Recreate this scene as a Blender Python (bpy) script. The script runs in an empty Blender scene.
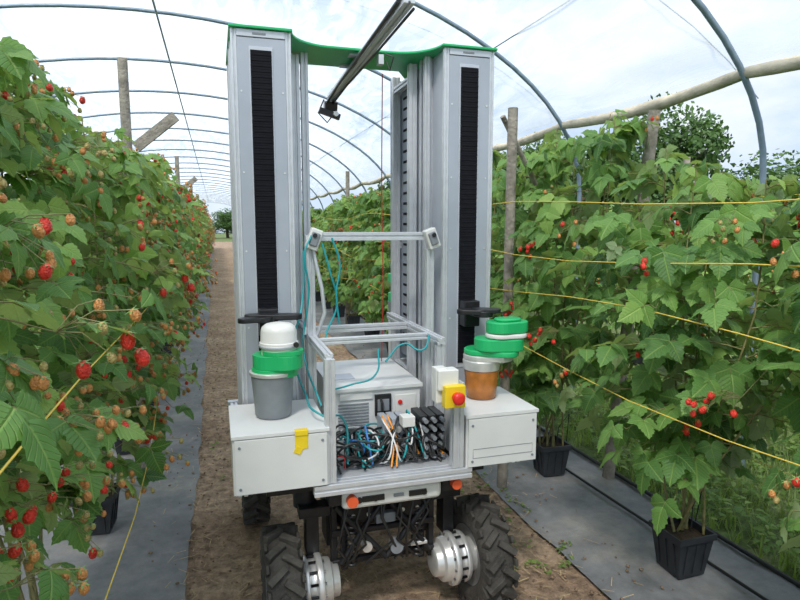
import bpy, math, random
import numpy as np
from mathutils import Vector, Matrix, noise, Euler
random.seed(7); rng=np.random.RandomState(7)
S=bpy.context.scene
COL=S.collection
try:
    S.view_settings.view_transform='Standard'
except Exception: pass

# ------------------------------------------------------------------ materials
MATS={}
def mat(name,color,rough=.5,metal=0.,noise_amt=0.,nscale=20.,bump=0.,bscale=60.,spec=None):
    m=bpy.data.materials.new(name); m.use_nodes=True
    nt=m.node_tree; b=nt.nodes['Principled BSDF']
    b.inputs['Base Color'].default_value=(*color,1)
    b.inputs['Roughness'].default_value=rough; b.inputs['Metallic'].default_value=metal
    if spec is not None: b.inputs['Specular IOR Level'].default_value=spec
    tc=nt.nodes.new('ShaderNodeTexCoord')
    if noise_amt>0:
        n=nt.nodes.new('ShaderNodeTexNoise'); n.inputs['Scale'].default_value=nscale; n.inputs['Detail'].default_value=5
        nt.links.new(tc.outputs['Object'],n.inputs['Vector'])
        r=nt.nodes.new('ShaderNodeValToRGB'); r.color_ramp.elements[0].position=.3; r.color_ramp.elements[1].position=.7
        a=noise_amt
        r.color_ramp.elements[0].color=(*[max(0,c*(1-a)) for c in color],1)
        r.color_ramp.elements[1].color=(*[min(1,c*(1+a)) for c in color],1)
        nt.links.new(n.outputs['Fac'],r.inputs['Fac']); nt.links.new(r.outputs['Color'],b.inputs['Base Color'])
    if bump>0:
        n=nt.nodes.new('ShaderNodeTexNoise'); n.inputs['Scale'].default_value=bscale; n.inputs['Detail'].default_value=6
        nt.links.new(tc.outputs['Object'],n.inputs['Vector'])
        bp=nt.nodes.new('ShaderNodeBump'); bp.inputs['Strength'].default_value=bump; bp.inputs['Distance'].default_value=.02
        nt.links.new(n.outputs['Fac'],bp.inputs['Height']); nt.links.new(bp.outputs['Normal'],b.inputs['Normal'])
    MATS[name]=m; return m
mat('alu',(.64,.66,.69),.38,.4,.06,30)
mat('alu_panel',(.42,.455,.515),.42,.2,.05,8)
mat('alu_panel_light',(.56,.59,.65),.4,.2,.05,8)
mat('perforated_grey',(.34,.37,.42),.5,.3,.1,40)
mat('white_paint',(.70,.71,.70),.4,0,.05,6)
mat('white_plastic',(.76,.76,.73),.35,0,.03,15)
mat('grey_plastic',(.22,.24,.26),.4,0,.1,20)
mat('silver',(.72,.72,.70),.30,.55,.08,30)
mat('green_paint',(.02,.46,.15),.32,0,.05,10)
mat('black_bellows',(.008,.008,.012),.8,0,.2,50,spec=.2)
mat('black_metal',(.018,.018,.020),.4,.2,.3,30)
mat('black_plastic',(.015,.015,.016),.35)
mat('rubber',(.06,.055,.048),.85,0,.35,25,.3,90)
mat('rim_grey',(.3,.3,.3),.4,.5,.2,20)
mat('yellow',(.85,.62,.02),.4,0,.04,30)
mat('red_plastic',(.75,.03,.02),.3,0,.03,30)
mat('orange_lens',(.80,.12,.04),.25,0,.05,40)
mat('amber_cup',(.42,.15,.03),.22,0,.25,25)
mat('teal_cable',(.02,.33,.36),.4); mat('orange_cable',(.8,.3,.03),.4); mat('white_cable',(.7,.7,.7),.4)
mat('blue_cable',(.04,.2,.55),.4); mat('black_cable',(.02,.02,.02),.4); mat('red_cable',(.5,.03,.03),.4)
mat('hoop_steel',(.22,.29,.36),.45,.3,.15,20)
mat('rope',(.35,.42,.5),.6)
mat('old_wood',(.30,.27,.225),.85,0,.35,18,.5,60)
mat('twine',(.80,.58,.10),.7,0,.1,60)
mat('pot_black',(.022,.025,.03),.5,0,.3,20)
mat('compost',(.06,.04,.025),.95,0,.4,60,.8,80)
mat('rolled_film',(.52,.47,.36),.55,0,.25,9,.6,14)
mat('straw',(.52,.39,.22),.9,0,.3,30)
mat('clod',(.27,.18,.11),.95,0,.35,50,.6,80)
mat('cane',(.24,.22,.09),.6,0,.4,30)
mat('bark',(.12,.09,.06),.9,0,.3,20)
mat('hose',(.015,.015,.015),.5)
mat('sepal',(.2,.34,.1),.6)

def berry_mat(name,c):
    m=mat(name,c,.35,0,.25,120)
    nt=m.node_tree; b=nt.nodes['Principled BSDF']
    v=nt.nodes.new('ShaderNodeTexVoronoi'); v.inputs['Scale'].default_value=260
    tc=nt.nodes.new('ShaderNodeTexCoord'); nt.links.new(tc.outputs['Object'],v.inputs['Vector'])
    bp=nt.nodes.new('ShaderNodeBump'); bp.invert=True; bp.inputs['Strength'].default_value=.8; bp.inputs['Distance'].default_value=.003
    nt.links.new(v.outputs['Distance'],bp.inputs['Height']); nt.links.new(bp.outputs['Normal'],b.inputs['Normal'])
berry_mat('berry_red',(.80,.045,.025)); berry_mat('berry_peach',(.68,.29,.09)); berry_mat('berry_green',(.46,.36,.13))

def leaf_mat(name,cols,back,tl=.28):
    m=bpy.data.materials.new(name); m.use_nodes=True; nt=m.node_tree; N=nt.nodes; L=nt.links
    b=N['Principled BSDF']; out=N['Material Output']
    at=N.new('ShaderNodeAttribute'); at.attribute_name='luv'
    sp=N.new('ShaderNodeSeparateXYZ'); L.new(at.outputs['Vector'],sp.inputs[0])
    def M(op,a,bb=None,c=None):
        n=N.new('ShaderNodeMath'); n.operation=op
        for i,x in enumerate((a,bb,c)):
            if x is None: continue
            if isinstance(x,(int,float)): n.inputs[i].default_value=x
            else: L.new(x,n.inputs[i])
        return n.outputs[0]
    ax=M('ABSOLUTE',sp.outputs['X'])
    mid=M('SUBTRACT',1.0,M('MULTIPLY',ax,28.0)); mid=M('MAXIMUM',mid,0.0)
    fr=M('FRACT',M('MULTIPLY',M('SUBTRACT',sp.outputs['Y'],M('MULTIPLY',ax,.8)),8.0))
    tri=M('ABSOLUTE',M('SUBTRACT',fr,.5))
    side=M('MAXIMUM',M('SUBTRACT',1.0,M('MULTIPLY',tri,7.0)),0.0)
    vein=M('MAXIMUM',mid,M('MULTIPLY',side,.55))
    ramp=N.new('ShaderNodeValToRGB'); e=ramp.color_ramp.elements
    e[0].color=(*cols[0],1); e[1].color=(*cols[-1],1)
    for i,c in enumerate(cols[1:-1]):
        k=e.new((i+1)/(len(cols)-1)); k.color=(*c,1)
    L.new(sp.outputs['Z'],ramp.inputs['Fac'])
    mx=N.new('ShaderNodeMixRGB'); mx.inputs['Color2'].default_value=(cols[-1][0]*1.3,cols[-1][1]*1.25,cols[-1][2]*1.4,1)
    L.new(M('MULTIPLY',vein,.45),mx.inputs['Fac']); L.new(ramp.outputs['Color'],mx.inputs['Color1'])
    g=N.new('ShaderNodeNewGeometry')
    mb=N.new('ShaderNodeMixRGB'); mb.inputs['Color2'].default_value=(*back,1)
    L.new(g.outputs['Backfacing'],mb.inputs['Fac']); L.new(mx.outputs['Color'],mb.inputs['Color1'])
    L.new(mb.outputs['Color'],b.inputs['Base Color']); b.inputs['Roughness'].default_value=.5
    b.inputs['Specular IOR Level'].default_value=.4
    bp=N.new('ShaderNodeBump'); bp.invert=True; bp.inputs['Strength'].default_value=.6; bp.inputs['Distance'].default_value=.005
    L.new(M('MAXIMUM',mid,side),bp.inputs['Height']); L.new(bp.outputs['Normal'],b.inputs['Normal'])
    t=N.new('ShaderNodeBsdfTranslucent')
    tm=N.new('ShaderNodeMixRGB'); tm.blend_type='MULTIPLY'; tm.inputs['Fac'].default_value=1; tm.inputs['Color2'].default_value=(1.7,1.75,.6,1)
    L.new(mb.outputs['Color'],tm.inputs['Color1']); L.new(tm.outputs['Color'],t.inputs['Color'])
    ms=N.new('ShaderNodeMixShader'); ms.inputs[0].default_value=tl
    L.new(b.outputs[0],ms.inputs[1]); L.new(t.outputs[0],ms.inputs[2]); L.new(ms.outputs[0],out.inputs['Surface'])
    MATS[name]=m
leaf_mat('raspberry_leaf',[(.06,.15,.04),(.11,.24,.06),(.18,.34,.085),(.32,.47,.12)],(.31,.41,.23))
leaf_mat('weed_leaf',[(.12,.22,.05),(.20,.33,.08),(.32,.42,.13)],(.22,.3,.11))
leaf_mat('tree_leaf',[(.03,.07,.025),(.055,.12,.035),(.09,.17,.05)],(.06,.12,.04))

# ------------------------------------------------------------------ builder
def empty(name,loc=(0,0,0)):
    e=bpy.data.objects.new(name,None); e.location=loc; e.empty_display_size=.2; COL.objects.link(e); return e
def setparent(o,p):
    if p is not None:
        o.parent=p; o.matrix_parent_inverse=Matrix.Translation(p.location).inverted()
class MB:
    def __init__(s): s.v=[];s.f=[];s.m=[];s.sm=[];s.names=[]
    def mi(s,n):
        if n not in s.names: s.names.append(n)
        return s.names.index(n)
    def add(s,v,f,m,sm=False):
        o=len(s.v); s.v.extend([tuple(p) for p in v]); k=s.mi(m)
        for q in f: s.f.append([i+o for i in q]); s.m.append(k); s.sm.append(sm)
    def box(s,x0,x1,y0,y1,z0,z1,m):
        v=[(x0,y0,z0),(x1,y0,z0),(x1,y1,z0),(x0,y1,z0),(x0,y0,z1),(x1,y0,z1),(x1,y1,z1),(x0,y1,z1)]
        s.add(v,[(3,2,1,0),(4,5,6,7),(0,1,5,4),(1,2,6,5),(2,3,7,6),(3,0,4,7)],m)
    def obox(s,c,size,R,m):
        if not isinstance(R,Matrix): R=Euler(R).to_matrix()
        a,b,d=[k/2 for k in size]; v=[]
        for z in(-d,d):
            for (x,y) in((-a,-b),(a,-b),(a,b),(-a,b)): v.append(Vector(c)+R@Vector((x,y,z)))
        s.add(v,[(3,2,1,0),(4,5,6,7),(0,1,5,4),(1,2,6,5),(2,3,7,6),(3,0,4,7)],m)
    def basis(s,d):
        d=Vector(d).normalized(); u=Vector((0,0,1)) if abs(d.z)<.9 else Vector((1,0,0))
        a=d.cross(u).normalized(); b=d.cross(a).normalized(); return d,a,b
    def lathe(s,o,axis,prof,m,n=28,caps=True):
        d,a,b=s.basis(axis); o=Vector(o); v=[];f=[]
        for (t,r) in prof:
            for i in range(n):
                w=2*math.pi*i/n; v.append(o+d*t+(a*math.cos(w)+b*math.sin(w))*r)
        for k in range(len(prof)-1):
            for i in range(n):
                j=(i+1)%n; f.append((k*n+i,(k+1)*n+i,(k+1)*n+j,k*n+j))
        s.add(v,f,m,True)
        if caps:
            s.add(v[:n],[tuple(range(n))],m); s.add(v[-n:],[tuple(reversed(range(n)))],m)
    def cyl(s,p0,p1,r,m,n=20,r1=None):
        p0=Vector(p0);p1=Vector(p1); L=(p1-p0).length
        s.lathe(p0,p1-p0,[(0,r),(L,r if r1 is None else r1)],m,n)
    def tube(s,pts,r,m,n=8):
        pts=[Vector(p) for p in pts]; v=[];f=[]; a=None
        for i,p in enumerate(pts):
            d=(pts[min(i+1,len(pts)-1)]-pts[max(i-1,0)]).normalized()
            if a is None: _,a,b=s.basis(d)
            a=(a-d*a.dot(d)).normalized(); b=d.cross(a)
            rr=r[i] if isinstance(r,(list,tuple)) else r
            for k in range(n):
                w=2*math.pi*k/n; v.append(p+(a*math.cos(w)+b*math.sin(w))*rr)
        for i in range(len(pts)-1):
            for k in range(n):
                j=(k+1)%n; f.append((i*n+k,i*n+j,(i+1)*n+j,(i+1)*n+k))
        s.add(v,f,m,True); s.add(v[:n],[tuple(reversed(range(n)))],m); s.add(v[-n:],[tuple(range(n))],m)
    def prof(s,p0,p1,w=.04,m='alu'):
        p0=Vector(p0);p1=Vector(p1); d=(p1-p0).normalized()
        u=Vector((0,0,1)) if abs(d.z)<.9 else Vector((0,1,0))
        a=d.cross(u).normalized(); b=a.cross(d).normalized()
        h=w/2;g=w*.11;q=h-w*.16
        sec=[(-h,-h),(-g,-h),(-g,-q),(g,-q),(g,-h),(h,-h),(h,-g),(q,-g),(q,g),(h,g),(h,h),(g,h),(g,q),(-g,q),(-g,h),(-h,h),(-h,g),(-q,g),(-q,-g),(-h,-g)]
        n=len(sec); v=[p0+a*x+b*y for x,y in sec]+[p1+a*x+b*y for x,y in sec]
        f=[(i,(i+1)%n,n+(i+1)%n,n+i) for i in range(n)]+[tuple(reversed(range(n))),tuple(range(n,2*n))]
        s.add(v,f,m)
    def prism(s,pts,z0,z1,m):
        n=len(pts); v=[(x,y,z0) for x,y in pts]+[(x,y,z1) for x,y in pts]
        s.add(v,[(i,(i+1)%n,n+(i+1)%n,n+i) for i in range(n)]+[tuple(reversed(range(n))),tuple(range(n,2*n))],m)
    def stadium(s,p0,p1,r0,r1,z0,z1,m,n=12):
        a=math.atan2(p1[1]-p0[1],p1[0]-p0[0]); pts=[]
        for i in range(n+1):
            w=a+math.pi/2+math.pi*i/n; pts.append((p0[0]+r0*math.cos(w),p0[1]+r0*math.sin(w)))
        for i in range(n+1):
            w=a-math.pi/2+math.pi*i/n; pts.append((p1[0]+r1*math.cos(w),p1[1]+r1*math.sin(w)))
        s.prism(pts,z0,z1,m)
    def mesh(s,name):
        me=bpy.data.meshes.new(name); me.from_pydata(s.v,[],s.f)
        for n in s.names: me.materials.append(MATS[n])
        me.polygons.foreach_set('material_index',s.m); me.polygons.foreach_set('use_smooth',s.sm); me.update(); return me
    def obj(s,name,parent=None,bev=0,seg=2):
        o=bpy.data.objects.new(name,s.mesh(name)); COL.objects.link(o); setparent(o,parent)
        if bev:
            b=o.modifiers.new('bevel','BEVEL'); b.width=bev; b.segments=seg; b.limit_method='ANGLE'; b.angle_limit=math.radians(42); b.harden_normals=False
        return o

# ================================================================== ROBOT
R=empty('raspberry_harvesting_robot',(.6,2.5,0))
TOP=2.325; TY=2.40
def tower(name,x0,x1):
    b=MB()
    y0,y1=TY,TY+.19
    b.box(x0+.012,x1-.012,y0+.008,y1,.70,TOP,'alu_panel_light')
    for x in(x0+.011,x1-.011):
        b.prof((x,y0+.012,.70),(x,y0+.012,TOP),.022)
        b.prof((x,y1-.012,.70),(x,y1-.012,TOP),.022)
    b.box(x0+.022,x1-.022,y0-.001,y0+.006,.74,TOP-.03,'alu_panel')
    b.box(x0+.022,x1-.022,y0-.004,y0+.004,TOP-.028,TOP-.002,'alu_panel_light')
    c=(x0+x1)/2-.002
    b.box(c-.044,c+.044,y0-.005,y0,.98,TOP-.062,'alu_panel_light')
    z=1.0; k=0
    while z<TOP-.085:
        b.box(c-.039,c+.039,y0-.009-(.0012 if k%2 else 0),y0-.004,z,z+.0099,'black_bellows'); z+=.010;k+=1
    b.box(c-.03,c+.02,y0-.0055,y0-.003,TOP-.02,TOP-.012,'grey_plastic')
    for zz in(1.2,1.5,1.8,2.1):
        for x in(x0+.034,x1-.034): b.cyl((x,y0-.003,zz),(x,y0,zz),.004,'silver',8)
    return b.obj(name,R,.0012,1)
tower('tower_left',.078,.300); tower('tower_right',.925,1.150)
b=MB()
for xi,xo,sg in((.345,.09,1),(.87,1.14,-1)):
    for y in(2.66,2.92):
        b.prof((xi,y,.70),(xi,y,TOP-.01),.036); b.prof((xo,y,.70),(xo,y,TOP-.01),.03)
    for z in(.9,2.25):
        b.prof((xi,2.66,z),(xi,2.92,z),.03)
    for z in(.9,1.5,2.25): b.prof((xi,2.92,z),(xo,2.92,z),.03)
    xs=xi+(-.028 if sg>0 else .028)
    b.box(xs-.002,xs+.002,2.60,2.92,.95,TOP-.03,'perforated_grey')
    for z in np.arange(1.0,2.25,.05):
        b.box(xs-.0045,xs+.0045,2.72,2.87,z,z+.012,'black_bellows')
    b.box(min(xi-.02,xo),max(xi+.02,xo),2.935,2.945,.8,TOP-.02,'alu_panel')
b.prof((.905,2.56,.70),(.905,2.56,TOP),.026); b.prof((.905,2.62,.70),(.905,2.62,TOP),.022)
b.obj('rear_tower_frames',R,.0012,1)
b=MB(); pts=[]
xl,xr=.072,1.157
pts+=[(xl,2.385),(.305,2.385)]
for i in range(9):
    t=i/8; pts.append((.305+.17*(1-math.cos(math.pi/2*t)) ,2.385+.17*math.sin(math.pi/2*t)))
for i in range(9):
    t=1-i/8; pts.append((.912-.17*(1-math.cos(math.pi/2*t)),2.385+.17*math.sin(math.pi/2*t)))
pts+=[(.915,2.385),(xr,2.385),(xr,2.97),(.93,2.97),(.86,2.84),(.35,2.84),(.28,2.97),(xl,2.97)]
cl=[]
for p in pts:
    if not cl or (abs(p[0]-cl[-1][0])+abs(p[1]-cl[-1][1]))>1e-4: cl.append(p)
b.prism(cl,TOP,TOP+.010,'green_paint')
b.obj('top_plate',R,.002,1)
b=MB()
b.prof((.60,1.86,2.300),(.64,3.42,2.300),.036,'alu')
b.box(.622,.628,1.9,3.3,2.318,2.324,'black_plastic')
b.tube([(.576,1.9,2.30),(.587,2.4,2.29),(.602,3.0,2.285),(.614,3.4,2.27)],.007,'black_cable')
b.tube([(.626,1.9,2.28),(.637,2.4,2.28),(.642,3.0,2.28),(.65,3.4,2.27)],.005,'black_cable')
b.obox((.64,3.42,2.26),(.07,.05,.05),(0.3,0,0),'black_plastic'); b.obox((.63,3.40,2.215),(.12,.03,.03),(0,.3,0),'black_plastic')
b.cyl((.66,3.36,2.21),(.66,3.40,2.21),.014,'silver',12); b.tube([(.6,3.4,2.29),(.57,3.42,2.22),(.62,3.42,2.17),(.66,3.42,2.22)],.004,'black_cable')
for y in(2.62,2.8): b.box(.57,.66,y-.02,y+.02,2.316,TOP,'alu')
b.obox((.70,2.58,TOP-.025),(.022,.04,.04),(0,0,0),'alu'); b.tube([(.70,2.5,TOP-.02),(.73,2.48,2.29),(.72,2.5,2.24),(.71,2.52,2.28)],.003,'black_cable')
b.obj('camera_boom',R,.001,1)
b=MB()
P=b.prof
P((.362,2.03,.69),(.362,2.03,1.14),.036); P((.845,2.03,.69),(.845,2.03,1.02),.042)
P((.362,2.03,1.14),(.362,2.62,1.14),.032); P((.845,2.20,1.14),(.845,2.95,1.14),.032)
P((.38,2.34,1.14),(.83,2.34,1.14),.026); P((.38,2.62,1.14),(.83,2.62,1.14),.030)
P((.845,2.22,.70),(.845,2.22,1.14),.032)
P((.36,2.42,.70),(.36,2.42,1.56),.034); P((.87,2.42,.70),(.87,2.42,1.50),.034)
P((.39,2.42,1.555),(.87,2.42,1.555),.034); P((.345,2.42,1.17),(.345,2.66,1.17),.03)
P((.385,2.66,.70),(.385,2.66,TOP),.030)
b.tube([(.37,2.40,1.5),(.40,2.38,1.35),(.41,2.38,1.25),(.38,2.40,1.15)],.008,'alu')
P((.30,2.025,.668),(.90,2.025,.668),.04)
for y in(2.36,2.9,3.18): P((.03,y,.67),(1.16,y,.67),.034)
for x in(.06,.355,.845,1.13): P((x,2.09,.665),(x,3.18,.665),.035)
b.box(.36,.84,2.05,3.15,.655,.665,'grey_plastic')
b.box(.362,.84,2.05,2.34,.665,.690,'alu')
b.obj('aluminium_frame',R,.001,1)
b=MB()
for x,tz in((.372,.35),(.868,-.35)):
    b.obox((x,2.385,1.545),(.05,.04,.085),(0,tz,0),'white_plastic')
    b.obox((x,2.361,1.545),(.034,.012,.055),(0,tz,0),'grey_plastic')
    b.cyl((x,2.35,1.56),(x,2.356,1.56),.009,'black_plastic',12)
b.obj('row_cameras',R,.006,3)
def cab(x0,x1,y0,y1,z0,z1):
    b=MB(); b.box(x0,x1,y0+.01,y1,z0,z1-.014,'white_paint'); b.box(x0-.004,x1+.004,y0+.002,y1+.004,z1-.012,z1,'white_paint')
    b.box(x0+.006,x1-.006,y0,y0+.012,z0+.004,z1-.016,'white_paint')
    for x in(x0+.022,x1-.022):
        for z in(z0+.025,z1-.04): b.cyl((x,y0-.003,z),(x,y0+.001,z),.005,'grey_plastic',10)
    return b
b=cab(.028,.352,2.0,2.37,.690,.900)
b.box(.235,.280,1.998,2.0,.835,.886,'yellow'); b.box(.235,.280,2.0,2.02,.899,.902,'yellow'); b.box(.235,.280,1.995,1.999,.884,.902,'yellow')
b.obox((.246,1.9985,.832),(.026,.003,.026),(0,.5,0),'yellow')
b.obj('side_cabinet_left',R,.003,2)
b=cab(.875,1.172,2.0,2.34,.688,.893)
b.tube([(.90,2.0,.725),(.90,2.0,.76),(1.15,2.0,.76),(1.15,2.0,.725),(.90,2.0,.725)],.0015,'grey_plastic',5)
b.obj('side_cabinet_right',R,.004,2)
b=MB(); b.box(.44,.81,2.36,2.86,.69,.92,'white_paint'); b.box(.43,.82,2.35,2.87,.92,.935,'white_paint')
for i in range(10): b.box(.455,.585,2.355,2.36,.745+.013*i,.751+.013*i,'grey_plastic')
b.box(.46,.60,2.352,2.36,.885,.910,'white_plastic')
b.box(.61,.68,2.348,2.36,.81,.90,'black_plastic'); b.box(.62,.67,2.344,2.35,.83,.88,'grey_plastic')
b.tube([(.635,2.36,.80),(.635,2.33,.815),(.635,2.33,.87),(.635,2.36,.885)],.006,'black_plastic')
b.box(.70,.79,2.355,2.36,.76,.89,'white_plastic')
b.cyl((.72,2.35,.86),(.72,2.36,.86),.01,'red_plastic',12)
b.box(.47,.56,2.5,2.6,.935,.937,'alu_panel'); b.obj('control_cabinet',R,.003,2)
b=MB()
for i in range(5):
    for j in range(3):
        x=.745+.035*j; z=.715+.035*i
        b.box(x-.015,x+.015,2.12+.02*(i%2),2.24,z-.013,z+.013,'black_plastic')
        b.cyl((x,2.09,z),(x,2.14,z),.009,'grey_plastic',10)
for i in range(3): b.cyl((.62+.035*i,2.16,.81),(.62+.035*i,2.26,.81),.013,'silver',12); b.box(.605+.035*i,.633+.035*i,2.2,2.3,.69,.84,'alu_panel')
b.box(.40,.46,2.16,2.27,.69,.75,'white_plastic'); b.box(.49,.57,2.14,2.24,.69,.72,'black_plastic')
b.box(.66,.71,2.12,2.17,.83,.87,'white_plastic')
b.obj('deck_electronics',R,.002,2)
b=MB(); b.box(.748,.828,1.975,2.03,1.005,1.080,'white_plastic'); b.box(.745,.79,1.99,2.04,.955,1.085,'white_plastic')
b.box(.765,.845,1.948,1.985,.945,1.027,'yellow')
b.cyl((.808,1.948,.986),(.808,1.93,.986),.018,'red_plastic',20); b.lathe((.808,1.932,.986),(0,-1,0),[(0,.018),(.004,.024),(.012,.024),(.018,.018),(.02,.010)],'red_plastic',24)
b.obj('emergency_stop_button',R,.004,2)
b=MB(); cx,cy=.182,2.20
b.lathe((cx,cy,.901),(0,0,1),[(0,.058),(.008,.066),(.07,.070),(.15,.077),(.165,.078),(.165,.06)],'grey_plastic',36)
b.lathe((cx,cy,1.06),(0,0,1),[(0,.083),(.012,.084),(.014,.07)],'silver',36)
b.stadium((cx,cy),(.215,2.19),.074,.06,1.055,1.085,'green_paint')
b.stadium((cx,cy),(.225,2.18),.070,.066,1.085,1.135,'green_paint')
b.stadium((.205,2.18),(.245,2.17),.060,.048,1.135,1.152,'green_paint')
b.lathe((.207,2.19,1.10),(0,0,1),[(0,.058),(.02,.064),(.06,.064),(.06,.070),(.080,.070),(.080,.066),(.12,.064),(.134,.060),(.145,.046),(.150,.02),(.151,0.001)],'white_plastic',36)
b.lathe((.207,2.19,1.163),(0,0,1),[(0,.066),(.0,.072),(.008,.072),(.008,.066)],'alu_panel_light',36,False)
b.cyl((.262,2.135,1.175),(.262,2.125,1.175),.010,'black_plastic',12)
b.obj('gripper_arm_left',R,.007,3)
b=MB()
b.stadium((.185,2.40),(.16,2.28),.035,.040,1.240,1.262,'black_metal'); b.stadium((.12,2.30),(.28,2.27),.028,.024,1.246,1.268,'black_metal'); b.stadium((.16,2.28),(.09,2.25),.035,.024,1.243,1.262,'black_metal')
b.box(.150,.220,2.33,2.405,1.17,1.28,'black_metal')
b.obj('arm_bracket_left',R,.004,2)
b=MB(); cx,cy=1.03,2.22
b.lathe((cx,cy,.895),(0,0,1),[(0,.056),(.006,.062),(.06,.066),(.12,.071),(.12,.05)],'amber_cup',36)
b.lathe((cx,cy,1.015),(0,0,1),[(0,.074),(.04,.078),(.042,.06)],'silver',36)
b.stadium((cx,cy),(1.09,2.17),.075,.05,1.055,1.078,'silver'); b.stadium((cx,cy),(1.10,2.15),.073,.055,1.078,1.10,'green_paint')
b.stadium((1.05,2.18),(1.125,2.15),.066,.052,1.10,1.15,'green_paint')
b.stadium((1.08,2.16),(1.14,2.15),.058,.050,1.152,1.170,'white_plastic')
b.stadium((1.085,2.16),(1.15,2.16),.060,.050,1.172,1.218,'green_paint')
b.stadium((1.10,2.16),(1.135,2.16),.042,.036,1.218,1.230,'green_paint')
b.obj('gripper_arm_right',R,.007,3)
b=MB()
b.stadium((1.035,2.40),(1.05,2.25),.035,.04,1.225,1.250,'black_metal'); b.stadium((1.035,2.26),(.975,2.28),.04,.03,1.235,1.255,'black_metal'); b.stadium((1.04,2.26),(1.09,2.24),.04,.03,1.240,1.258,'black_metal'); b.box(1.0,1.07,2.33,2.405,1.17,1.28,'black_metal')
b.obj('arm_bracket_right',R,.004,2)
b=MB()
for z in(1.20,1.30): b.stadium((.93,3.05),(.90,3.02),.045,.04,z,z+.05,'green_paint')
b.lathe((.92,3.03,1.1),(0,0,1),[(0,.05),(.1,.06)],'grey_plastic',24); b.box(.88,.98,2.97,3.1,.70,1.1,'white_paint')
b.obj('rear_gripper_arm',R,.005,2)
b=MB()
b.box(.405,.795,2.045,2.11,.562,.636,'white_plastic')
b.obj('sensor_bumper',R,.022,4)
b=MB()
for x in(.47,.53,.72): b.cyl((x,2.047,.600),(x,2.038,.600),.011,'black_plastic',16)
b.box(.48,.565,2.040,2.047,.590,.612,'black_plastic'); b.box(.66,.73,2.040,2.047,.589,.611,'black_plastic'); b.box(.60,.64,2.04,2.047,.595,.607,'grey_plastic')
b.cyl((.440,2.05,.605),(.440,2.02,.605),.021,'orange_lens',20); b.cyl((.85,2.06,.615),(.85,2.03,.615),.020,'orange_lens',20)
b.box(.80,.87,2.06,2.1,.58,.65,'black_metal'); b.box(.36,.41,2.06,2.1,.58,.64,'black_metal')
b.obj('bumper_sensors_and_lights',R,.002,2)
b=MB()
b.box(.42,.78,2.36,3.3,.34,.64,'black_metal')
b.box(.44,.76,2.27,2.36,.38,.56,'black_metal')
for x in(.40,.44,.76,.80): b.obox((x,2.20,.43),(.024,.035,.36),(0,0,0),'black_metal')
for z in(.28,.40,.535): b.box(.39,.81,2.17,2.195,z,z+.022,'black_metal')
for sx in(-1,1):
    b.tube([(.6+sx*.20,2.16,.53),(.6+sx*.05,2.15,.36),(.6,2.15,.30)],.013,'black_metal')
    b.tube([(.6+sx*.18,2.15,.30),(.6+sx*.10,2.15,.42),(.6+sx*.02,2.15,.52)],.011,'black_metal')
    for k in range(10):
        b.lathe((.6+sx*.135,2.17,.28+.022*k),(0,0,1),[(0,.022),(.005,.027),(.01,.022)],'black_plastic',16,False)
    b.box(.6+sx*.33-.12,.6+sx*.33+.12,2.22,2.34,.575,.60,'black_metal')
    b.cyl((.6+sx*.30,2.28,.50),(.6+sx*.30,2.28,.66),.045,'black_metal',20)
    b.box(.6+sx*.20-.02,.6+sx*.20+.02,2.24,2.36,.33,.60,'black_metal')
    b.box(.6+sx*.10-.05,.6+sx*.10+.05,2.155,2.175,.455,.515,'black_metal')
    for q in(-.03,.03):
        b.cyl((.6+sx*.10+q,2.15,.485),(.6+sx*.10+q,2.156,.485),.008,'silver',10)
for i in range(7): b.cyl((.42+.06*i,2.168,.546),(.42+.06*i,2.175,.546),.007,'silver',8)
b.box(.56,.64,2.15,2.18,.44,.48,'grey_plastic'); b.cyl((.64,2.13,.34),(.64,2.17,.34),.026,'grey_plastic',16)
b.cyl((.52,2.13,.36),(.52,2.17,.36),.020,'silver',16)
b.box(.70,.77,2.14,2.17,.33,.345,'silver')
b.obj('chassis',R,.003,1)
b=MB()
for j in range(5):
    for k in range(2):
        x=.44+.07*j+.02*k
        b.tube([(x,2.15,.56),(x+random.uniform(-.04,.04),2.12,.48),(x+random.uniform(-.06,.06),2.12,.38),(x+random.uniform(-.08,.08),2.16,.28)],.005,'black_cable')
b.obj('chassis_cabling',R)
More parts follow.
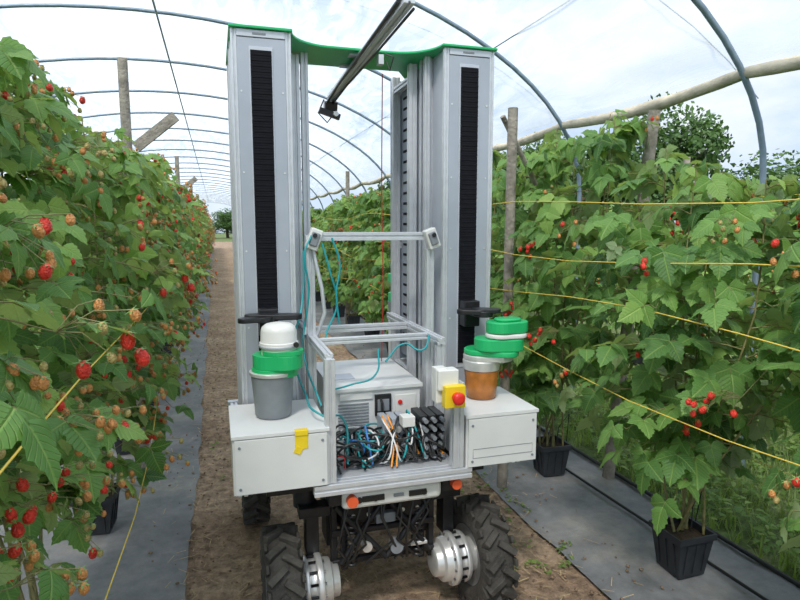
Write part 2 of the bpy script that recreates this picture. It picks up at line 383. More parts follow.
def wheel(name,x0,x1,cy,motor,steer=0,ext=1.):
    b=MB(); r=.225; w=x1-x0; cx=(x0+x1)/2; k=r/.21
    prof=[(-w*.42,.115*k),(-w*.5,.135*k),(-w*.5,.17*k),(-w*.40,.188*k),(-w*.2,.194*k),(0,.196*k),(w*.2,.194*k),(w*.40,.188*k),(w*.5,.17*k),(w*.5,.135*k),(w*.42,.115*k)]
    b.lathe((0,0,0),(1,0,0),prof,'rubber',48,False)
    b.lathe((0,0,0),(1,0,0),[(-w*.42,.126),(-w*.36,.115),(-w*.30,.08),(-w*.30,.0)],'rim_grey',36,False)
    b.lathe((0,0,0),(1,0,0),[(w*.30,.0),(w*.30,.08),(w*.36,.115),(w*.42,.126)],'rim_grey',36,False)
    n=15
    for i in range(n):
        for sd in(-1,1):
            a=2*math.pi*(i+(.5 if sd>0 else 0))/n
            M=Matrix.Rotation(a,3,'X')
            Rm=M@Matrix.Rotation(sd*math.radians(-38),3,'Z')
            c=M@Vector((sd*w*.22,0,.196*k)); b.obox(c,(w*.62,.026,.040),Rm,'rubber')
            c=M@Vector((sd*w*.475,.028,.178*k)); b.obox(c,(.012,.030,.050),M,'rubber')
    for i in range(6):
        a=2*math.pi*i/6
        for sx in(-1,1): b.cyl((sx*w*.31,.05*math.cos(a),.05*math.sin(a)),(sx*w*.36,.05*math.cos(a),.05*math.sin(a)),.008,'silver',8)
    s=motor; e=ext
    pr=[(w*.30,.07),(w*.52*e,.07),(w*.52*e,.100),(w*.66*e,.104),(w*.68*e,.092),(w*.86*e,.092),(w*.88*e,.108),(w*1.04*e,.108),(w*1.06*e,.090),(w*1.28*e,.086),(w*1.30*e,.066),(w*1.5*e,.062),(w*1.52*e,.04),(w*1.52*e,.0)]
    b.lathe((0,0,0),(s,0,0),pr,'silver',40,False)
    for i in range(14):
        a=2*math.pi*i/14
        b.cyl((s*w*.68*e,.098*math.cos(a),.098*math.sin(a)),(s*w*.88*e,.098*math.cos(a),.098*math.sin(a)),.006,'black_metal',8)
        b.cyl((s*w*1.04*e,.098*math.cos(a),.098*math.sin(a)),(s*w*1.09*e,.098*math.cos(a),.098*math.sin(a)),.006,'rim_grey',8)
    b.obox((s*w*.95,.07,.17),(.05,.07,.16),(0,0,0),'black_metal'); b.obox((s*w*1.1,.06,.27),(.14,.07,.04),(0,0,0),'black_metal')
    o=b.obj(name,None,.0025,1)
    o.rotation_euler=(0,0,steer); o.location=(cx,cy,r+.004)
    o.parent=R; o.matrix_parent_inverse=Matrix.Translation(R.location).inverted()
wheel('wheel_front_left',.130,.260,2.17,1,0,1.1); wheel('wheel_front_right',.950,1.080,2.19,-1,.06,1.08)
wheel('wheel_rear_left',.09,.22,3.22,1); wheel('wheel_rear_right',.97,1.10,3.22,-1)
def curve(name,mname,splines,r,parent):
    cu=bpy.data.curves.new(name,'CURVE'); cu.dimensions='3D'; cu.bevel_depth=r; cu.bevel_resolution=2; cu.resolution_u=8
    for pts in splines:
        sp=cu.splines.new('BEZIER'); sp.bezier_points.add(len(pts)-1)
        for bp,p in zip(sp.bezier_points,pts): bp.co=p; bp.handle_left_type='AUTO'; bp.handle_right_type='AUTO'
    cu.materials.append(MATS[mname]); o=bpy.data.objects.new(name,cu); COL.objects.link(o); setparent(o,parent); return o
def mess(n,y0=2.07,y1=2.3,xa=.39,xb=.80,hi=1.):
    out=[]
    for _ in range(n):
        p=[]; x=random.uniform(xa,xb)
        for k in range(5):
            z=[.70,.735,.775,.745,.70][k]; z=.70+(z-.70)*hi
            p.append((min(xb+.02,max(xa-.01,x+random.uniform(-.09,.09))),random.uniform(y0,y1),z+random.uniform(-.008,.035)))
        out.append(p)
    return out
def drop(n,xa,xb,zt):
    out=[]
    for _ in range(n):
        x=random.uniform(xa,xb); dx=random.uniform(-.06,.04)
        out.append([(x+.03,2.28,zt-.05),(x,2.17,zt+random.uniform(-.03,.02)),(x+dx,2.11,zt-.07),(x+dx*1.8,2.09,.72),(x+dx*2.6,2.12,.70)])
    return out
curve('cables_black','black_cable',mess(26)+drop(11,.58,.78,.84)+drop(5,.44,.56,.79),.0045,R); curve('cables_grey','white_cable',mess(4)+drop(3,.58,.74,.86),.0035,R)
curve('cables_orange','orange_cable',mess(1)+[[(.60,2.2,.86),(.62,2.12,.78),(.60,2.07,.70)],[(.62,2.2,.86),(.635,2.12,.78),(.62,2.07,.70)]],.004,R)
curve('cables_teal','teal_cable',mess(4)+drop(2,.42,.72,.86)+[[(.40,2.36,1.53),(.43,2.36,1.42),(.46,2.38,1.28),(.41,2.36,1.16),(.39,2.3,1.0)],[(.36,2.36,1.56),(.33,2.34,1.5),(.345,2.36,1.35),(.32,2.36,1.1),(.36,2.2,.92)],
  [(.44,2.36,1.55),(.47,2.36,1.45),(.455,2.36,1.33),(.47,2.38,1.2)],[(.26,2.25,1.1),(.30,2.25,.98),(.34,2.05,.93),(.42,2.1,.9),(.44,2.1,.72)],[(.20,2.30,1.1),(.28,2.3,1.2),(.32,2.36,1.32),(.33,2.38,1.5)],
  [(.83,2.3,1.15),(.78,2.25,1.1),(.72,2.3,1.12),(.64,2.3,1.05)],[(.62,2.33,1.1),(.60,2.3,1.0),(.50,2.32,.96),(.42,2.3,.95)]],.0040,R)
curve('cables_blue','blue_cable',mess(1)+drop(1,.5,.6,.82),.004,R); curve('cables_red','red_cable',[[(.76,2.8,.93),(.77,2.8,1.3),(.765,2.8,1.7),(.77,2.8,2.3)],[(.40,2.12,.70),(.41,2.08,.76),(.43,2.1,.70)]],.0025,R)

# ================================================================== GROUND
def ground_mat(name,c1,c2,c3,sc,bump,weave=False):
    m=bpy.data.materials.new(name); m.use_nodes=True; nt=m.node_tree; N=nt.nodes;L=nt.links; b=N['Principled BSDF']; b.inputs['Roughness'].default_value=.92 if not weave else .6
    tc=N.new('ShaderNodeTexCoord'); n1=N.new('ShaderNodeTexNoise'); n1.inputs['Scale'].default_value=sc; n1.inputs['Detail'].default_value=8; n1.inputs['Roughness'].default_value=.65
    n2=N.new('ShaderNodeTexNoise'); n2.inputs['Scale'].default_value=sc*10; n2.inputs['Detail'].default_value=7; n2.inputs['Roughness'].default_value=.7
    L.new(tc.outputs['Object'],n1.inputs['Vector']); L.new(tc.outputs['Object'],n2.inputs['Vector'])
    r=N.new('ShaderNodeValToRGB'); e=r.color_ramp.elements; e[0].position=.32;e[0].color=(*c1,1); e[1].position=.72;e[1].color=(*c3,1); k=e.new(.52); k.color=(*c2,1)
    L.new(n1.outputs['Fac'],r.inputs['Fac'])
    cr=N.new('ShaderNodeValToRGB'); cr.color_ramp.elements[0].position=.36; cr.color_ramp.elements[1].position=.66; cr.color_ramp.elements[0].color=(.15,.15,.15,1); cr.color_ramp.elements[1].color=(.85,.85,.85,1); L.new(n2.outputs['Fac'],cr.inputs['Fac'])
    mx=N.new('ShaderNodeMixRGB'); mx.blend_type='OVERLAY'; mx.inputs['Fac'].default_value=.6 if not weave else .2; L.new(r.outputs['Color'],mx.inputs['Color1']); L.new(cr.outputs['Color'],mx.inputs['Color2'])
    L.new(mx.outputs['Color'],b.inputs['Base Color'])
    bp=N.new('ShaderNodeBump'); bp.inputs['Strength'].default_value=bump; bp.inputs['Distance'].default_value=.04
    if weave:
        w=N.new('ShaderNodeTexWave'); w.inputs['Scale'].default_value=60; L.new(tc.outputs['Object'],w.inputs['Vector'])
        ad=N.new('ShaderNodeMath'); ad.operation='ADD'; L.new(w.outputs['Fac'],ad.inputs[0]); L.new(n2.outputs['Fac'],ad.inputs[1]); L.new(ad.outputs[0],bp.inputs['Height']); bp.inputs['Distance'].default_value=.004
    else: L.new(n2.outputs['Fac'],bp.inputs['Height'])
    L.new(bp.outputs['Normal'],b.inputs['Normal']); MATS[name]=m
ground_mat('soil',(.29,.19,.12),(.43,.30,.20),(.56,.42,.29),1.8,1.0)
ground_mat('weed_mat',(.14,.143,.15),(.21,.215,.222),(.33,.31,.28),1.8,.35,True)
ground_mat('grass_ground',(.08,.12,.035),(.13,.19,.055),(.26,.25,.13),1.5,.8)
def strip(name,m,x0,x1,y0,y1,nx,zf,ratio=1.05):
    ys=[y0]; st=.04
    while ys[-1]<y1: 
        ys.append(ys[-1]+st)
        if ys[-1]>4: st*=ratio
    v=[];f=[]
    for y in ys:
        for i in range(nx+1):
            x=x0+(x1-x0)*i/nx; v.append((x,y,zf(x,y,i/nx)))
    for j in range(len(ys)-1):
        for i in range(nx): a=j*(nx+1)+i; f.append((a,a+1,a+nx+2,a+nx+1))
    b=MB(); b.add(v,f,m,True); return b.obj(name)
def fn(x,y,s): return noise.noise(Vector((x*s,y*s,3.3)))
strip('soil_path','soil',-.32,1.72,-1.2,60,50,lambda x,y,t: .012*fn(x,y,2.5)+.010*fn(x,y,9)+.009*fn(x,y,22)-.004)
def matz(ex):
    def f(x,y,t): return .016+.010*fn(x,y,1.7)+.007*fn(x+9,y,6)
    return f
def edge(x,y): return .035*fn(0,y,1.3)+.02*fn(5,y,5)
def mat_strip(name,x0,x1,inner):
    o=strip(name,'weed_mat',x0,x1,-1.2,60,20,matz(inner))
    for v in o.data.vertices:
        t=(v.co.x-x0)/(x1-x0); w=(1-t) if inner<0 else t
        v.co.x+=edge(0,v.co.y)*w
    return o
mat_strip('weed_membrane',-1.15,-.17,1); mat_strip('weed_membrane',1.56,2.42,-1)
b=MB(); b.add([(-60,-20,-.03),(60,-20,-.03),(60,140,-.03),(-60,140,-.03)],[(0,1,2,3)],'grass_ground'); b.obj('ground')

b=MB()
ico=[(0,0,1),(.9,0,0),(0,.9,0),(-.9,0,0),(0,-.9,0),(0,0,-1)]; icf=[(0,1,2),(0,2,3),(0,3,4),(0,4,1),(5,2,1),(5,3,2),(5,4,3),(5,1,4)]
for i in range(6500):
    y=1.2+random.random()**1.7*9; x=random.uniform(-.20,1.60); s=random.uniform(.003,.013)
    if i%17==0: x=random.choice([random.uniform(-.4,-.15),random.uniform(1.6,1.9)])
    zz=.0 if -.18<x<1.58 else .018
    if random.random()<.6:
        rz=random.random()*6.28; q=[random.uniform(.6,1.3) for _ in range(3)]
        v=[(x+s*q[0]*(a*math.cos(rz)-c*math.sin(rz)),y+s*q[1]*(a*math.sin(rz)+c*math.cos(rz)),zz+.003+s*q[2]*.6*(1+d*.9)) for a,c,d in ico]
        b.add(v,icf,'clod',True)
    else:
        a=random.random()*6.28; L=random.uniform(.02,.08); z=zz+random.uniform(.008,.02)
        dx,dy=math.cos(a)*L,math.sin(a)*L; nx,ny=-math.sin(a)*.0018,math.cos(a)*.0018
        b.add([(x-nx,y-ny,z),(x+nx,y+ny,z),(x+dx+nx,y+dy+ny,z+.004),(x+dx-nx,y+dy-ny,z+.004)],[(0,1,2,3)],'straw')
b.obj('soil_litter')

# ================================================================== PLANTS
def leaf_tpl(seed,n=11,wid=.37):
    r=np.random.RandomState(seed); v=[];f=[]
    curl=r.uniform(.12,.38); fold=r.uniform(.15,.5); 
    for i in range(n+1):
        t=i/n
        w=wid*(math.sin(math.pi*min(1,t**.72))**.85 if 0<t<1 else 0)*(1.0-.25*t)
        if 0<i<n: w*=(1.09 if i%2 else .90); 
        tt=t+(.0 if i%2 else -.03)
        wav=.035*math.sin(t*9+seed)
        for x in(-w,-w*.5,0,w*.5,w):
            z=-curl*t*t+fold*abs(x)*(1-.5*t)-(abs(x)**2)*.7+wav*(abs(x)/wid)
            yy=(tt if abs(x)>.6*w else t)
            v.append((x,yy if w>0 else t,z))
    for i in range(n):
        for k in range(4): a=i*5+k; f.append((a,a+1,a+6,a+5))
    return np.array(v),f
LT=[leaf_tpl(s) for s in range(6)]
def berry_tpl():
    v=[];f=[]; n=14;k=9
    for i in range(k+1):
        t=math.pi*i/k
        for j in range(n):
            p=2*math.pi*(j+.5*(i%2))/n
            r=.5*math.sin(t)*(1+.10*(1 if j%2==i%2 else -1)); z=-.66*math.cos(t)
            if z<0: r*=.92
            v.append((r*math.cos(p),r*math.sin(p),z))
    for i in range(k):
        for j in range(n): q=(j+1)%n; f.append((i*n+j,i*n+q,(i+1)*n+q,(i+1)*n+j))
    return np.array(v),f
BT=berry_tpl()
class PB:
    def __init__(s): s.v=[];s.uv=[];s.f=[];s.m=[];s.n=0
    def put(s,V,F,mi,uv=None,var=.5):
        s.v.append(V); 
        if uv is None: u=np.zeros((len(V),3))
        else: u=uv.copy()
        u[:,2]=var; s.uv.append(u)
        o=s.n; s.f.extend([[a+o for a in q] for q in F]); s.m.extend([mi]*len(F)); s.n+=len(V)
    def leaflet(s,P,f,nrm,size,mi,var,wid=1.):
        T,F=LT[rng.randint(len(LT))]
        f=f/np.linalg.norm(f); sd=np.cross(f,nrm); sd/=np.linalg.norm(sd)+1e-9; n=np.cross(sd,f)
        V=(T[:,0:1]*wid*sd+T[:,1:2]*f+T[:,2:3]*n)*size+P
        s.put(V,F,mi,T,var)
    def tube(s,pts,r,mi,n=5):
        b=MB(); b.tube(pts,r,'cane',n); s.put(np.array(b.v),b.f,mi)
    def build(s,name,mats):
        me=bpy.data.meshes.new(name); V=np.concatenate(s.v); me.from_pydata(V.tolist(),[],s.f)
        for m in mats: me.materials.append(MATS[m])
        me.polygons.foreach_set('material_index',s.m); me.polygons.foreach_set('use_smooth',[True]*len(s.f))
        a=me.attributes.new('luv','FLOAT_VECTOR','POINT'); a.data.foreach_set('vector',np.concatenate(s.uv).astype(np.float32).ravel()); me.update(); return me
PM=['cane','raspberry_leaf','berry_red','berry_peach','berry_green','sepal']
def nz(v): return v/(np.linalg.norm(v)+1e-9)
def compound(pb,P,d,size,var):
    pit=rng.uniform(.1,1.25)
    f=nz(np.array([d[0],d[1],0])*math.cos(pit)+np.array([0,0,-math.sin(pit)])+rng.normal(0,.18,3))
    nrm=nz(np.array([d[0]*math.sin(pit),d[1]*math.sin(pit),math.cos(pit)])+rng.normal(0,.32,3))
    pl=size*.6; 
    P1=P+nz(d+np.array([0,0,.25]))*pl
    pb.tube([P,P+(P1-P)*.5+np.array([0,0,.008]),P1],.0014,0,3)
    sd=nz(np.cross(f,nrm))
    for q in(-1,1):
        ff=nz(f*.42+sd*q*.95); nn=nz(nrm+rng.normal(0,.2,3))
        pb.leaflet(P1,ff,nn,size*.85,1,np.clip(var+rng.normal(0,.08),0,1),1.1)
    pb.leaflet(P1+f*size*.20,nz(f+rng.normal(0,.06,3)),nrm,size,1,np.clip(var+rng.normal(0,.08),0,1),1.18)
    pb.tube([P1,P1+f*size*.22],.0012,0,3)
def berry(pb,P,kind):
    r=rng.uniform(.80,1.1)*(.0225 if kind==2 else .0185 if kind==3 else .015)
    down=nz(np.array([rng.normal(0,.25),rng.normal(0,.25),-1])); s=nz(np.cross(down,[1,0,.1])); t=np.cross(down,s)
    T,F=BT; c=P+down*r*.6
    V=(T[:,0:1]*s+T[:,1:2]*t+T[:,2:3]*down)*r+c
    pb.put(V,F,kind)
    for k in range(5):
        a=k*1.2566; dd=nz(s*math.cos(a)+t*math.sin(a)+down*.1); w=np.cross(down,dd)*r*.16
        pb.put(np.array([P-w,P+w,P+dd*r*.75+w*.1,P+dd*r*.75-w*.1]),[(0,1,2,3)],5)
def plant(seed,zlo,zhi,hx,hy,ncane,nlat,size,fruit=.55,red=.3,spread=(3,8),vm=.38,hvar=.25):
    global rng; rng=np.random.RandomState(seed); pb=PB()
    for c in range(ncane):
        bx,by=rng.uniform(-.06,.06),rng.uniform(-.06,.06)
        tx=rng.uniform(-hx*.45,hx*.45); ty=hy*.8*(2*(c+.5)/ncane-1)+rng.uniform(-.05,.05); H=zhi-rng.uniform(0,hvar)
        pts=[]
        for i in range(10):
            t=i/9; k=min(1,t*1.6)**1.1
            pts.append(np.array([bx+(tx-bx)*k+.02*math.sin(t*7+c),by+(ty-by)*k,.18+(H-.18)*t]))
        pb.tube(pts,[.0065*(1-.6*i/9) for i in range(10)],0,6)
        def at(z):
            t=(z-.18)/(H-.18)*9; i=int(min(8,max(0,t))); return pts[i]+(pts[i+1]-pts[i])*(t-i)
        for l in range(nlat):
            z=zlo-.02+(H-zlo)*((l+rng.uniform(0,1))/nlat); z=min(z,H-.01); P=at(z)
            sx=1 if l%2 else -1
            d=nz(np.array([sx*rng.uniform(.5,1.),rng.uniform(-.9,.9),0.]))
            hh=(z-zlo)/(zhi-zlo); prof=.72+.5*math.sin(math.pi*min(1,hh*1.0+.1))-(.25*hh)
            L=hx*rng.uniform(.45,1.05)*prof
            q=[]; rise=rng.uniform(.2,.8)
            for i in range(6):
                t=i/5; q.append(P+d*L*t+np.array([0,0,rise*L*(t-1.15*t*t*rng.uniform(.8,1.2))]))
            pb.tube(q,[.0032-.0004*i for i in range(6)],0,4)
            var0=np.clip(rng.normal(vm,.22),0,.98)
            nl=5
            for k in range(nl):
                t=.15+.85*k/(nl-1); i=min(4,int(t*5)); pp=q[i]+(q[i+1]-q[i])*(t*5-i)
                az=(1 if k%2 else -1)*rng.uniform(.3,1.2)*(1-.5*t)
                ca,sa=math.cos(az),math.sin(az); dd=np.array([d[0]*ca-d[1]*sa,d[0]*sa+d[1]*ca,0])
                compound(pb,pp,dd,size*rng.uniform(.65,1.2)*(1-.2*t),var0)
            if rng.rand()<fruit and hh<.97:
                nb=rng.randint(*spread); e=q[-1]; rp=red*(2.4 if rng.rand()<.3 else .4)
                for k in range(nb):
                    ang=rng.uniform(0,6.28); o=np.array([math.cos(ang),math.sin(ang),0])*rng.uniform(.015,.055)+d*rng.uniform(.04,.12)
                    tip=e+o+np.array([0,0,rng.uniform(-.06,.05)])
                    pb.tube([e,(e+tip)/2+np.array([0,0,.015]),tip],.0011,0,3)
                    u=rng.rand(); berry(pb,tip,2 if u<rp else 3 if u<rp+(1-rp)*.6 else 4)
        for k in range(7):
            az=rng.uniform(0,6.28); compound(pb,pts[-1]-np.array([0,0,.03*k]),np.array([math.cos(az),math.sin(az),0]),size*(.5+.07*k),rng.uniform(.4,.95))
    return pb.build('raspberry_plant_mesh',PM)
VL=[plant(11+s,.62,2.19,.40,.60,7,18,.106,fruit=.72,red=.18,spread=(4,10),vm=.50) for s in range(3)]
VR=[plant(31,.50,2.12,.42,.60,7,16,.118,fruit=.20,red=.42,vm=.36,hvar=.3),plant(32,.50,1.88,.42,.62,7,15,.118,fruit=.2,red=.42,vm=.36,hvar=.35),plant(33,.48,2.02,.42,.60,7,16,.112,fruit=.22,red=.42,vm=.38,hvar=.3)]

def pot_mesh():
    b=MB()
    def ring(h,z): return [(-h,-h,z),(h,-h,z),(h,h,z),(-h,h,z)]
    L=[ring(.070,.012),ring(.092,.185),ring(.101,.185),ring(.101,.212),ring(.092,.212),ring(.090,.18)]
    v=sum(L,[]); f=[(3,2,1,0)]
    for i in range(5):
        for k in range(4): f.append((i*4+k,i*4+(k+1)%4,(i+1)*4+(k+1)%4,(i+1)*4+k))
    b.add(v,f,'pot_black'); b.add(ring(.09,.18),[(0,1,2,3)],'compost')
    for k in range(4):
        Rm=Matrix.Rotation(k*math.pi/2,3,'Z')
        for x in(-.05,0,.05): b.obox(Rm@Vector((x,-.0835,.10)),(.006,.006,.14),Rm@Matrix.Rotation(.13,3,'X'),'pot_black')
    return b.mesh('plant_pot')
PMesh=pot_mesh()
def inst(name,me,loc,rot=0,sc=(1,1,1),parent=None):
    o=bpy.data.objects.new(name,me); COL.objects.link(o); o.location=loc; o.rotation_euler=(0,0,rot); o.scale=sc; setparent(o,parent); return o
def row(X,y0,n,V,seed,z0=.014,hs=1.,step=1.15,order=(),hss=()):
    rr=random.Random(seed); par=empty('raspberry_row',(X,y0,0))
    for i in range(n):
        y=y0+step*i
        k=order[i] if i<len(order) else rr.randrange(3)
        me=V[k]; rot=rr.choice([0,math.pi]); s=rr.uniform(.95,1.04)
        h2=hss[i] if i<len(hss) else 1.
        o=inst('raspberry_plant',me,(X+rr.uniform(-.03,.03),y,z0),rot+rr.uniform(-.08,.08),(s,s,s*hs*h2),par)
        inst('plant_pot',PMesh,(X,y,z0),rr.uniform(-.1,.1),(1,1,1),par)
    return par
row(-.64,1.0,38,VL,1,hss=(1.04,1.02))
row(2.0,-.19,39,VR,6,order=(1,1,1,0,2,1,0,2),hss=(1,.97,1.02,1.09,1.06,1.05))
row(-3.1,1.4,24,VL,3,-.03); row(4.7,1.2,26,VR,4,-.03,.9); row(7.6,3,18,VR,9,-.03,.9)

def veg(name,n,xr,yr,kind,sd):
    global rng; rng=np.random.RandomState(sd); pb=PB()
    for i in range(n):
        x=rng.uniform(*xr); y=yr[0]+(yr[1]-yr[0])*rng.rand()**1.5; zb=-.02 if (x>2.4 or x<-1.1) else .0
        if kind=='grass' and rng.rand()<.6:
            for k in range(7):
                a=rng.uniform(0,6.28); h=rng.uniform(.04,.14); w=.0035; l=rng.uniform(.02,.08)
                d=np.array([math.cos(a),math.sin(a),0]); s=np.array([-d[1],d[0],0])*w; P=np.array([x,y,zb])+rng.normal(0,.015,3)*[1,1,0]
                V=np.array([P-s,P+s,P+d*l*.4+[0,0,h*.6]+s*.8,P+d*l*.4+[0,0,h*.6]-s*.8,P+d*l+[0,0,h]])
                pb.put(V,[(0,1,2,3),(3,2,4)],1,None,rng.rand())
        else:
            for k in range(7):
                a=rng.uniform(0,6.28); h=rng.uniform(.01,.03 if kind=='weed' else .14); d=np.array([math.cos(a),math.sin(a),rng.uniform(-.1,.5)])
                pb.leaflet(np.array([x+rng.normal(0,.012),y+rng.normal(0,.012),zb+h]),nz(d),nz(np.array([0,0,1.])+rng.normal(0,.3,3)),rng.uniform(.012,.03) if kind=='weed' else rng.uniform(.025,.06),1,rng.rand(),.8)
    o=bpy.data.objects.new(name,pb.build(name,['cane','weed_leaf'])); COL.objects.link(o)
veg('grass_strip',4600,(2.42,4.3),(.9,12),'grass',3)
veg('path_weeds',150,(1.10,1.66),(2.3,6.5),'weed',4)
veg('path_weeds',120,(-.1,1.5),(3.5,14),'weed',5)

def post(x,y,h,w=.07,lean=(0,0)):
    b=MB()
    b.tube([(x,y,-.02),(x+lean[0]*.5+.004,y+lean[1]*.5,h*.5),(x+lean[0],y+lean[1],h)],[w*.55,w*.52,w*.5],'old_wood',7)
    b.obj('trellis_post')
for y in(4.1,9.5,15,21,27,34): post(-.50,y,2.60,.06)
post(1.62,3.17,2.26,.058,(.02,0))
for y in(9.2,15,21,27): post(1.94,y,2.42,.062,(.03,0))
post(2.33,3.1,2.24,.07,(.05,-.20)); post(4.7,5.2,2.3); post(4.7,10,2.3)
for x,y,z0,z1,dx in((-.50,4.7,2.10,2.42,.30),(-.5,9.5,2.0,2.35,.3)):
    b=MB(); b.obox((x+dx*.4,y,(z0+z1)/2),(.36,.04,.07),(0,-.70,0),'old_wood'); b.obj('trellis_brace')
b=MB(); b.tube([(1.60,3.22,2.22),(1.90,3.35,1.85)],.016,'old_wood',7); b.obj('trellis_brace')
b=MB()
def twines(X,zs,off,sides,r=.002):
    for z in zs:
        for s in sides:
            pts=[]; y=.5
            while y<40:
                pts.append((X+s*(off+.02*math.sin(y*2+z*5)),y,z+.03*math.sin(y*1.15*1.7+z*9+s))); y+=.5
            b.tube(pts,r,'twine',5)
twines(-.60,(.70,1.25),.30,(1,)); twines(-.60,(.70,1.25,1.8),.30,(-1,)); twines(2.0,(.92,1.24,1.46,1.70),.40,(-1,),.0024); twines(2.0,(.52,1.24,1.70),.36,(1,))
b.obj('trellis_twine')
b=MB()
b.tube([(2.14+.03*math.sin(y*1.3),y,.034) for y in np.arange(.2,30,.4)],.008,'hose',7)
for y in(2.11,3.26,4.41): b.tube([(2.14,y+.1,.04),(2.22,y+.15,.15),(2.2,y+.1,.36),(2.08,y+.03,.30),(2.05,y,.20)],.003,'hose',5)
b.tube([(2.38+.02*math.sin(y),y,.03) for y in np.arange(.2,30,.4)],.012,'hose',7)
b.obj('drip_irrigation_hose')

# ================================================================== POLYTUNNEL
def tunnel(cx,right_lim,yA,yB,name,first=1,endth=177):
    T=empty(name,(cx,yA,0)); A=4.0;B0=1.9;H=1.9
    b=MB(); y=first
    while y<=yB:
        pts=[(cx-A,y,-.02),(cx-A,y,1.0)]+[(cx-A*math.cos(math.radians(t)),y,B0+H*math.sin(math.radians(t))) for t in range(0,181,5)]+[(cx+A,y,1.0),(cx+A,y,-.02)]
        b.tube(pts,.019,'hoop_steel',8); y+=2
    b.obj('tunnel_hoops',T)
    b=MB()
    b.tube([(cx+.2,yy,B0+H-.03) for yy in np.arange(yA,yB,2.)],.011,'hoop_steel',7)
    for t in(40,146):
        r=math.radians(t); b.tube([(cx+A*math.cos(r),yy,B0+H*math.sin(r)) for yy in np.arange(yA,yB,2.)],.005,'hoop_steel',5)
    yy=first
    while yy<yB-2 and yy<12:
        pts=[]
        for t in range(14,90,7):
            r=math.radians(t); k=(t-14)/154; pts.append((cx+(A+.04)*math.cos(r),yy+2*k,B0+(H+.05)*math.sin(r)))
        b.tube(pts,.004,'rope',4); yy+=2
    b.obj('tunnel_purlins',T)
    tr=math.degrees(math.acos((right_lim-cx)/A)); ths=np.linspace(tr,endth,64); ys=np.arange(yA,yB+.01,.25); v=[];f=[]
    for yy in ys:
        sag=abs(math.sin(math.pi*(yy-first)/2))
        for t in ths:
            r=math.radians(t); w=.03*noise.noise(Vector((t*.25,yy*1.2,1)))+.03-.05*sag
            v.append((cx+(A+w)*math.cos(r),yy,B0+(H+w)*math.sin(r)))
    n=len(ths)
    for j in range(len(ys)-1):
        for i in range(n-1): a=j*n+i; f.append((a,a+1,a+n+1,a+n))
    b=MB(); b.add(v,f,'film',True); b.obj('polythene_roof',T)
    r=math.radians(tr-1); b=MB(); pts=[];rad=[]
    for yy in np.arange(yA,yB,.2):
        sg=abs(math.sin(math.pi*(yy-first)/2)); pts.append((cx+A*math.cos(r)+.03,yy,B0+H*math.sin(r)-.05*sg)); rad.append(.036+.012*noise.noise(Vector((yy*3,0,0)))+.008*sg)
    b.tube(pts,rad,'rolled_film',12); b.obj('rolled_side_film',T)
    return T
m=bpy.data.materials.new('film'); m.use_nodes=True; nt=m.node_tree; N=nt.nodes;L=nt.links; N.remove(N['Principled BSDF']); out=N['Material Output']
tc=N.new('ShaderNodeTexCoord'); mp=N.new('ShaderNodeMapping'); mp.inputs['Scale'].default_value=(2.2,.5,2.2); L.new(tc.outputs['Object'],mp.inputs['Vector'])
n1=N.new('ShaderNodeTexNoise'); n1.inputs['Scale'].default_value=2.5; n1.inputs['Detail'].default_value=7; n1.inputs['Distortion'].default_value=1.2; L.new(mp.outputs['Vector'],n1.inputs['Vector'])
r=N.new('ShaderNodeValToRGB'); r.color_ramp.elements[0].position=.38; r.color_ramp.elements[0].color=(.26,.26,.26,1); r.color_ramp.elements[1].position=.70; r.color_ramp.elements[1].color=(.78,.78,.78,1)
L.new(n1.outputs['Fac'],r.inputs['Fac'])
tr=N.new('ShaderNodeBsdfTransparent'); tr.inputs['Color'].default_value=(.97,.98,1,1)
tl=N.new('ShaderNodeBsdfTranslucent'); tl.inputs['Color'].default_value=(.93,.96,.99,1)
gl=N.new('ShaderNodeBsdfGlossy'); gl.inputs['Roughness'].default_value=.3; gl.inputs['Color'].default_value=(.9,.9,.9,1)
m2=N.new('ShaderNodeMixShader'); m2.inputs[0].default_value=.06; L.new(tl.outputs[0],m2.inputs[1]); L.new(gl.outputs[0],m2.inputs[2])
ms=N.new('ShaderNodeMixShader'); L.new(r.outputs['Color'],ms.inputs[0]); L.new(tr.outputs[0],ms.inputs[1]); L.new(m2.outputs[0],ms.inputs[2]); L.new(ms.outputs[0],out.inputs['Surface'])
MATS['film']=m
tunnel(-.7,3.06,-3,61,'polytunnel')

def tree(x,y,h,w,seed):
    global rng; rng=np.random.RandomState(seed); pb=PB()
    pb.tube([(0,0,-.03),(.1,0,h*.3),(0,.1,h*.7)],[.2,.15,.06],0,8)
    blobs=[]
    for k in range(26):
        a=rng.uniform(0,6.28); rr=w*.5*rng.rand()**.6; z=h*rng.uniform(.2,.88); blobs.append((rr*math.cos(a)*(1.15-z/h*.6),rr*math.sin(a)*(1.15-z/h*.6),z,w*rng.uniform(.14,.24)))
        pb.tube([(0,0,z*.6),(blobs[-1][0]*.6,blobs[-1][1]*.6,z*.85),blobs[-1][:3]],[.06,.04,.02],0,5)
    for i in range(9500):
        bx,by,bz,br=blobs[rng.randint(26)]; d=nz(rng.normal(0,1,3)); P=np.array([bx,by,bz])+d*br*rng.uniform(.6,1.05)
        s=.20*rng.uniform(.6,1.3); a=nz(rng.normal(0,1,3)); b2=nz(np.cross(a,d+rng.normal(0,.4,3)))
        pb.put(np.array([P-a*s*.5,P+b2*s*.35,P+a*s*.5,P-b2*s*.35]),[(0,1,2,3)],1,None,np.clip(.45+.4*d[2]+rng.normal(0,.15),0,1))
    o=bpy.data.objects.new('tree',pb.build('tree',['bark','tree_leaf'])); COL.objects.link(o); o.location=(x,y,0); return o
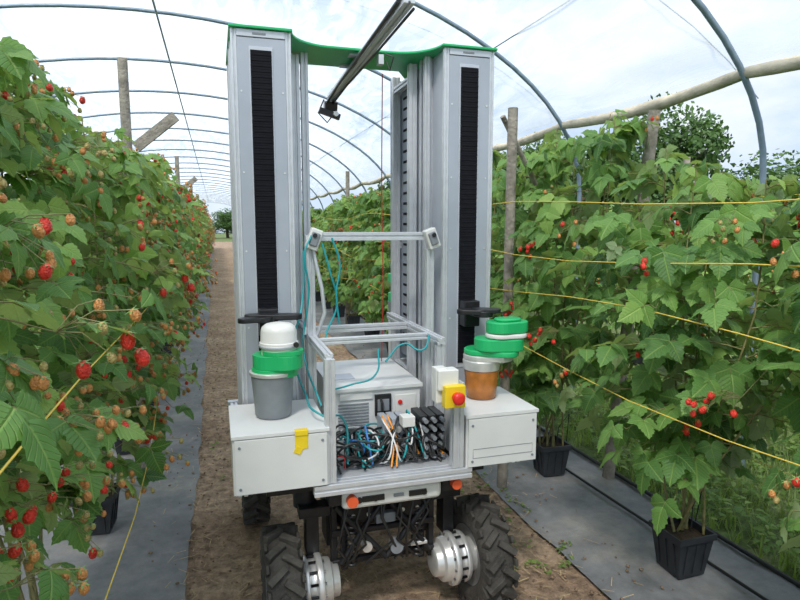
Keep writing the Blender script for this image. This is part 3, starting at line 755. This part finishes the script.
T1=tree(13,19.5,5.0,4.6,1); T2=tree(16.3,19.0,6.0,5.4,2)
for i,(x,y,h) in enumerate(((10.6,22,4.8),(19,16.5,3.9),(22,14,3.4),(26,20,3.8),(11,28,5.4),(14.5,25,5.5),(5,74,4),(-3,77,4.5),(-12,66,5),(1.5,80,3.5),(13,42,5))):
    src=(T1,T2)[i%2]; o=bpy.data.objects.new('tree',src.data); COL.objects.link(o); o.location=(x,y,0); o.rotation_euler=(0,0,i); o.scale=(1.1,1.1,h/(5.0,6.0)[i%2])

# ================================================================== LIGHT
w=bpy.data.worlds.new('cloudy_sky'); S.world=w; w.use_nodes=True; nt=w.node_tree; N=nt.nodes;L=nt.links; bg=N['Background']
tc=N.new('ShaderNodeTexCoord'); mp=N.new('ShaderNodeMapping'); mp.inputs['Scale'].default_value=(1,1,2.2); L.new(tc.outputs['Generated'],mp.inputs['Vector'])
n1=N.new('ShaderNodeTexNoise'); n1.inputs['Scale'].default_value=3.2; n1.inputs['Detail'].default_value=7; n1.inputs['Roughness'].default_value=.55; L.new(mp.outputs['Vector'],n1.inputs['Vector'])
r=N.new('ShaderNodeValToRGB'); e=r.color_ramp.elements; e[0].position=.38; e[0].color=(.40,.53,.71,1); e[1].position=.64; e[1].color=(.78,.82,.86,1); k=e.new(.5); k.color=(.58,.68,.80,1)
L.new(n1.outputs['Fac'],r.inputs['Fac']); L.new(r.outputs['Color'],bg.inputs['Color']); bg.inputs['Strength'].default_value=1.32
sl=bpy.data.lights.new('sun','SUN'); sl.energy=4.0; sl.angle=math.radians(10); sl.color=(1,.95,.87)
so=bpy.data.objects.new('sun',sl); COL.objects.link(so); so.rotation_euler=(math.radians(38),0,math.radians(-32))

# ================================================================== CAMERA
cam=bpy.data.cameras.new('camera'); co=bpy.data.objects.new('camera',cam); COL.objects.link(co)
co.location=(0,0,1.6); co.rotation_euler=(math.radians(90-7.1),0,math.radians(-17)); cam.sensor_width=36; cam.lens=27; cam.clip_start=.02; cam.clip_end=500
S.camera=co
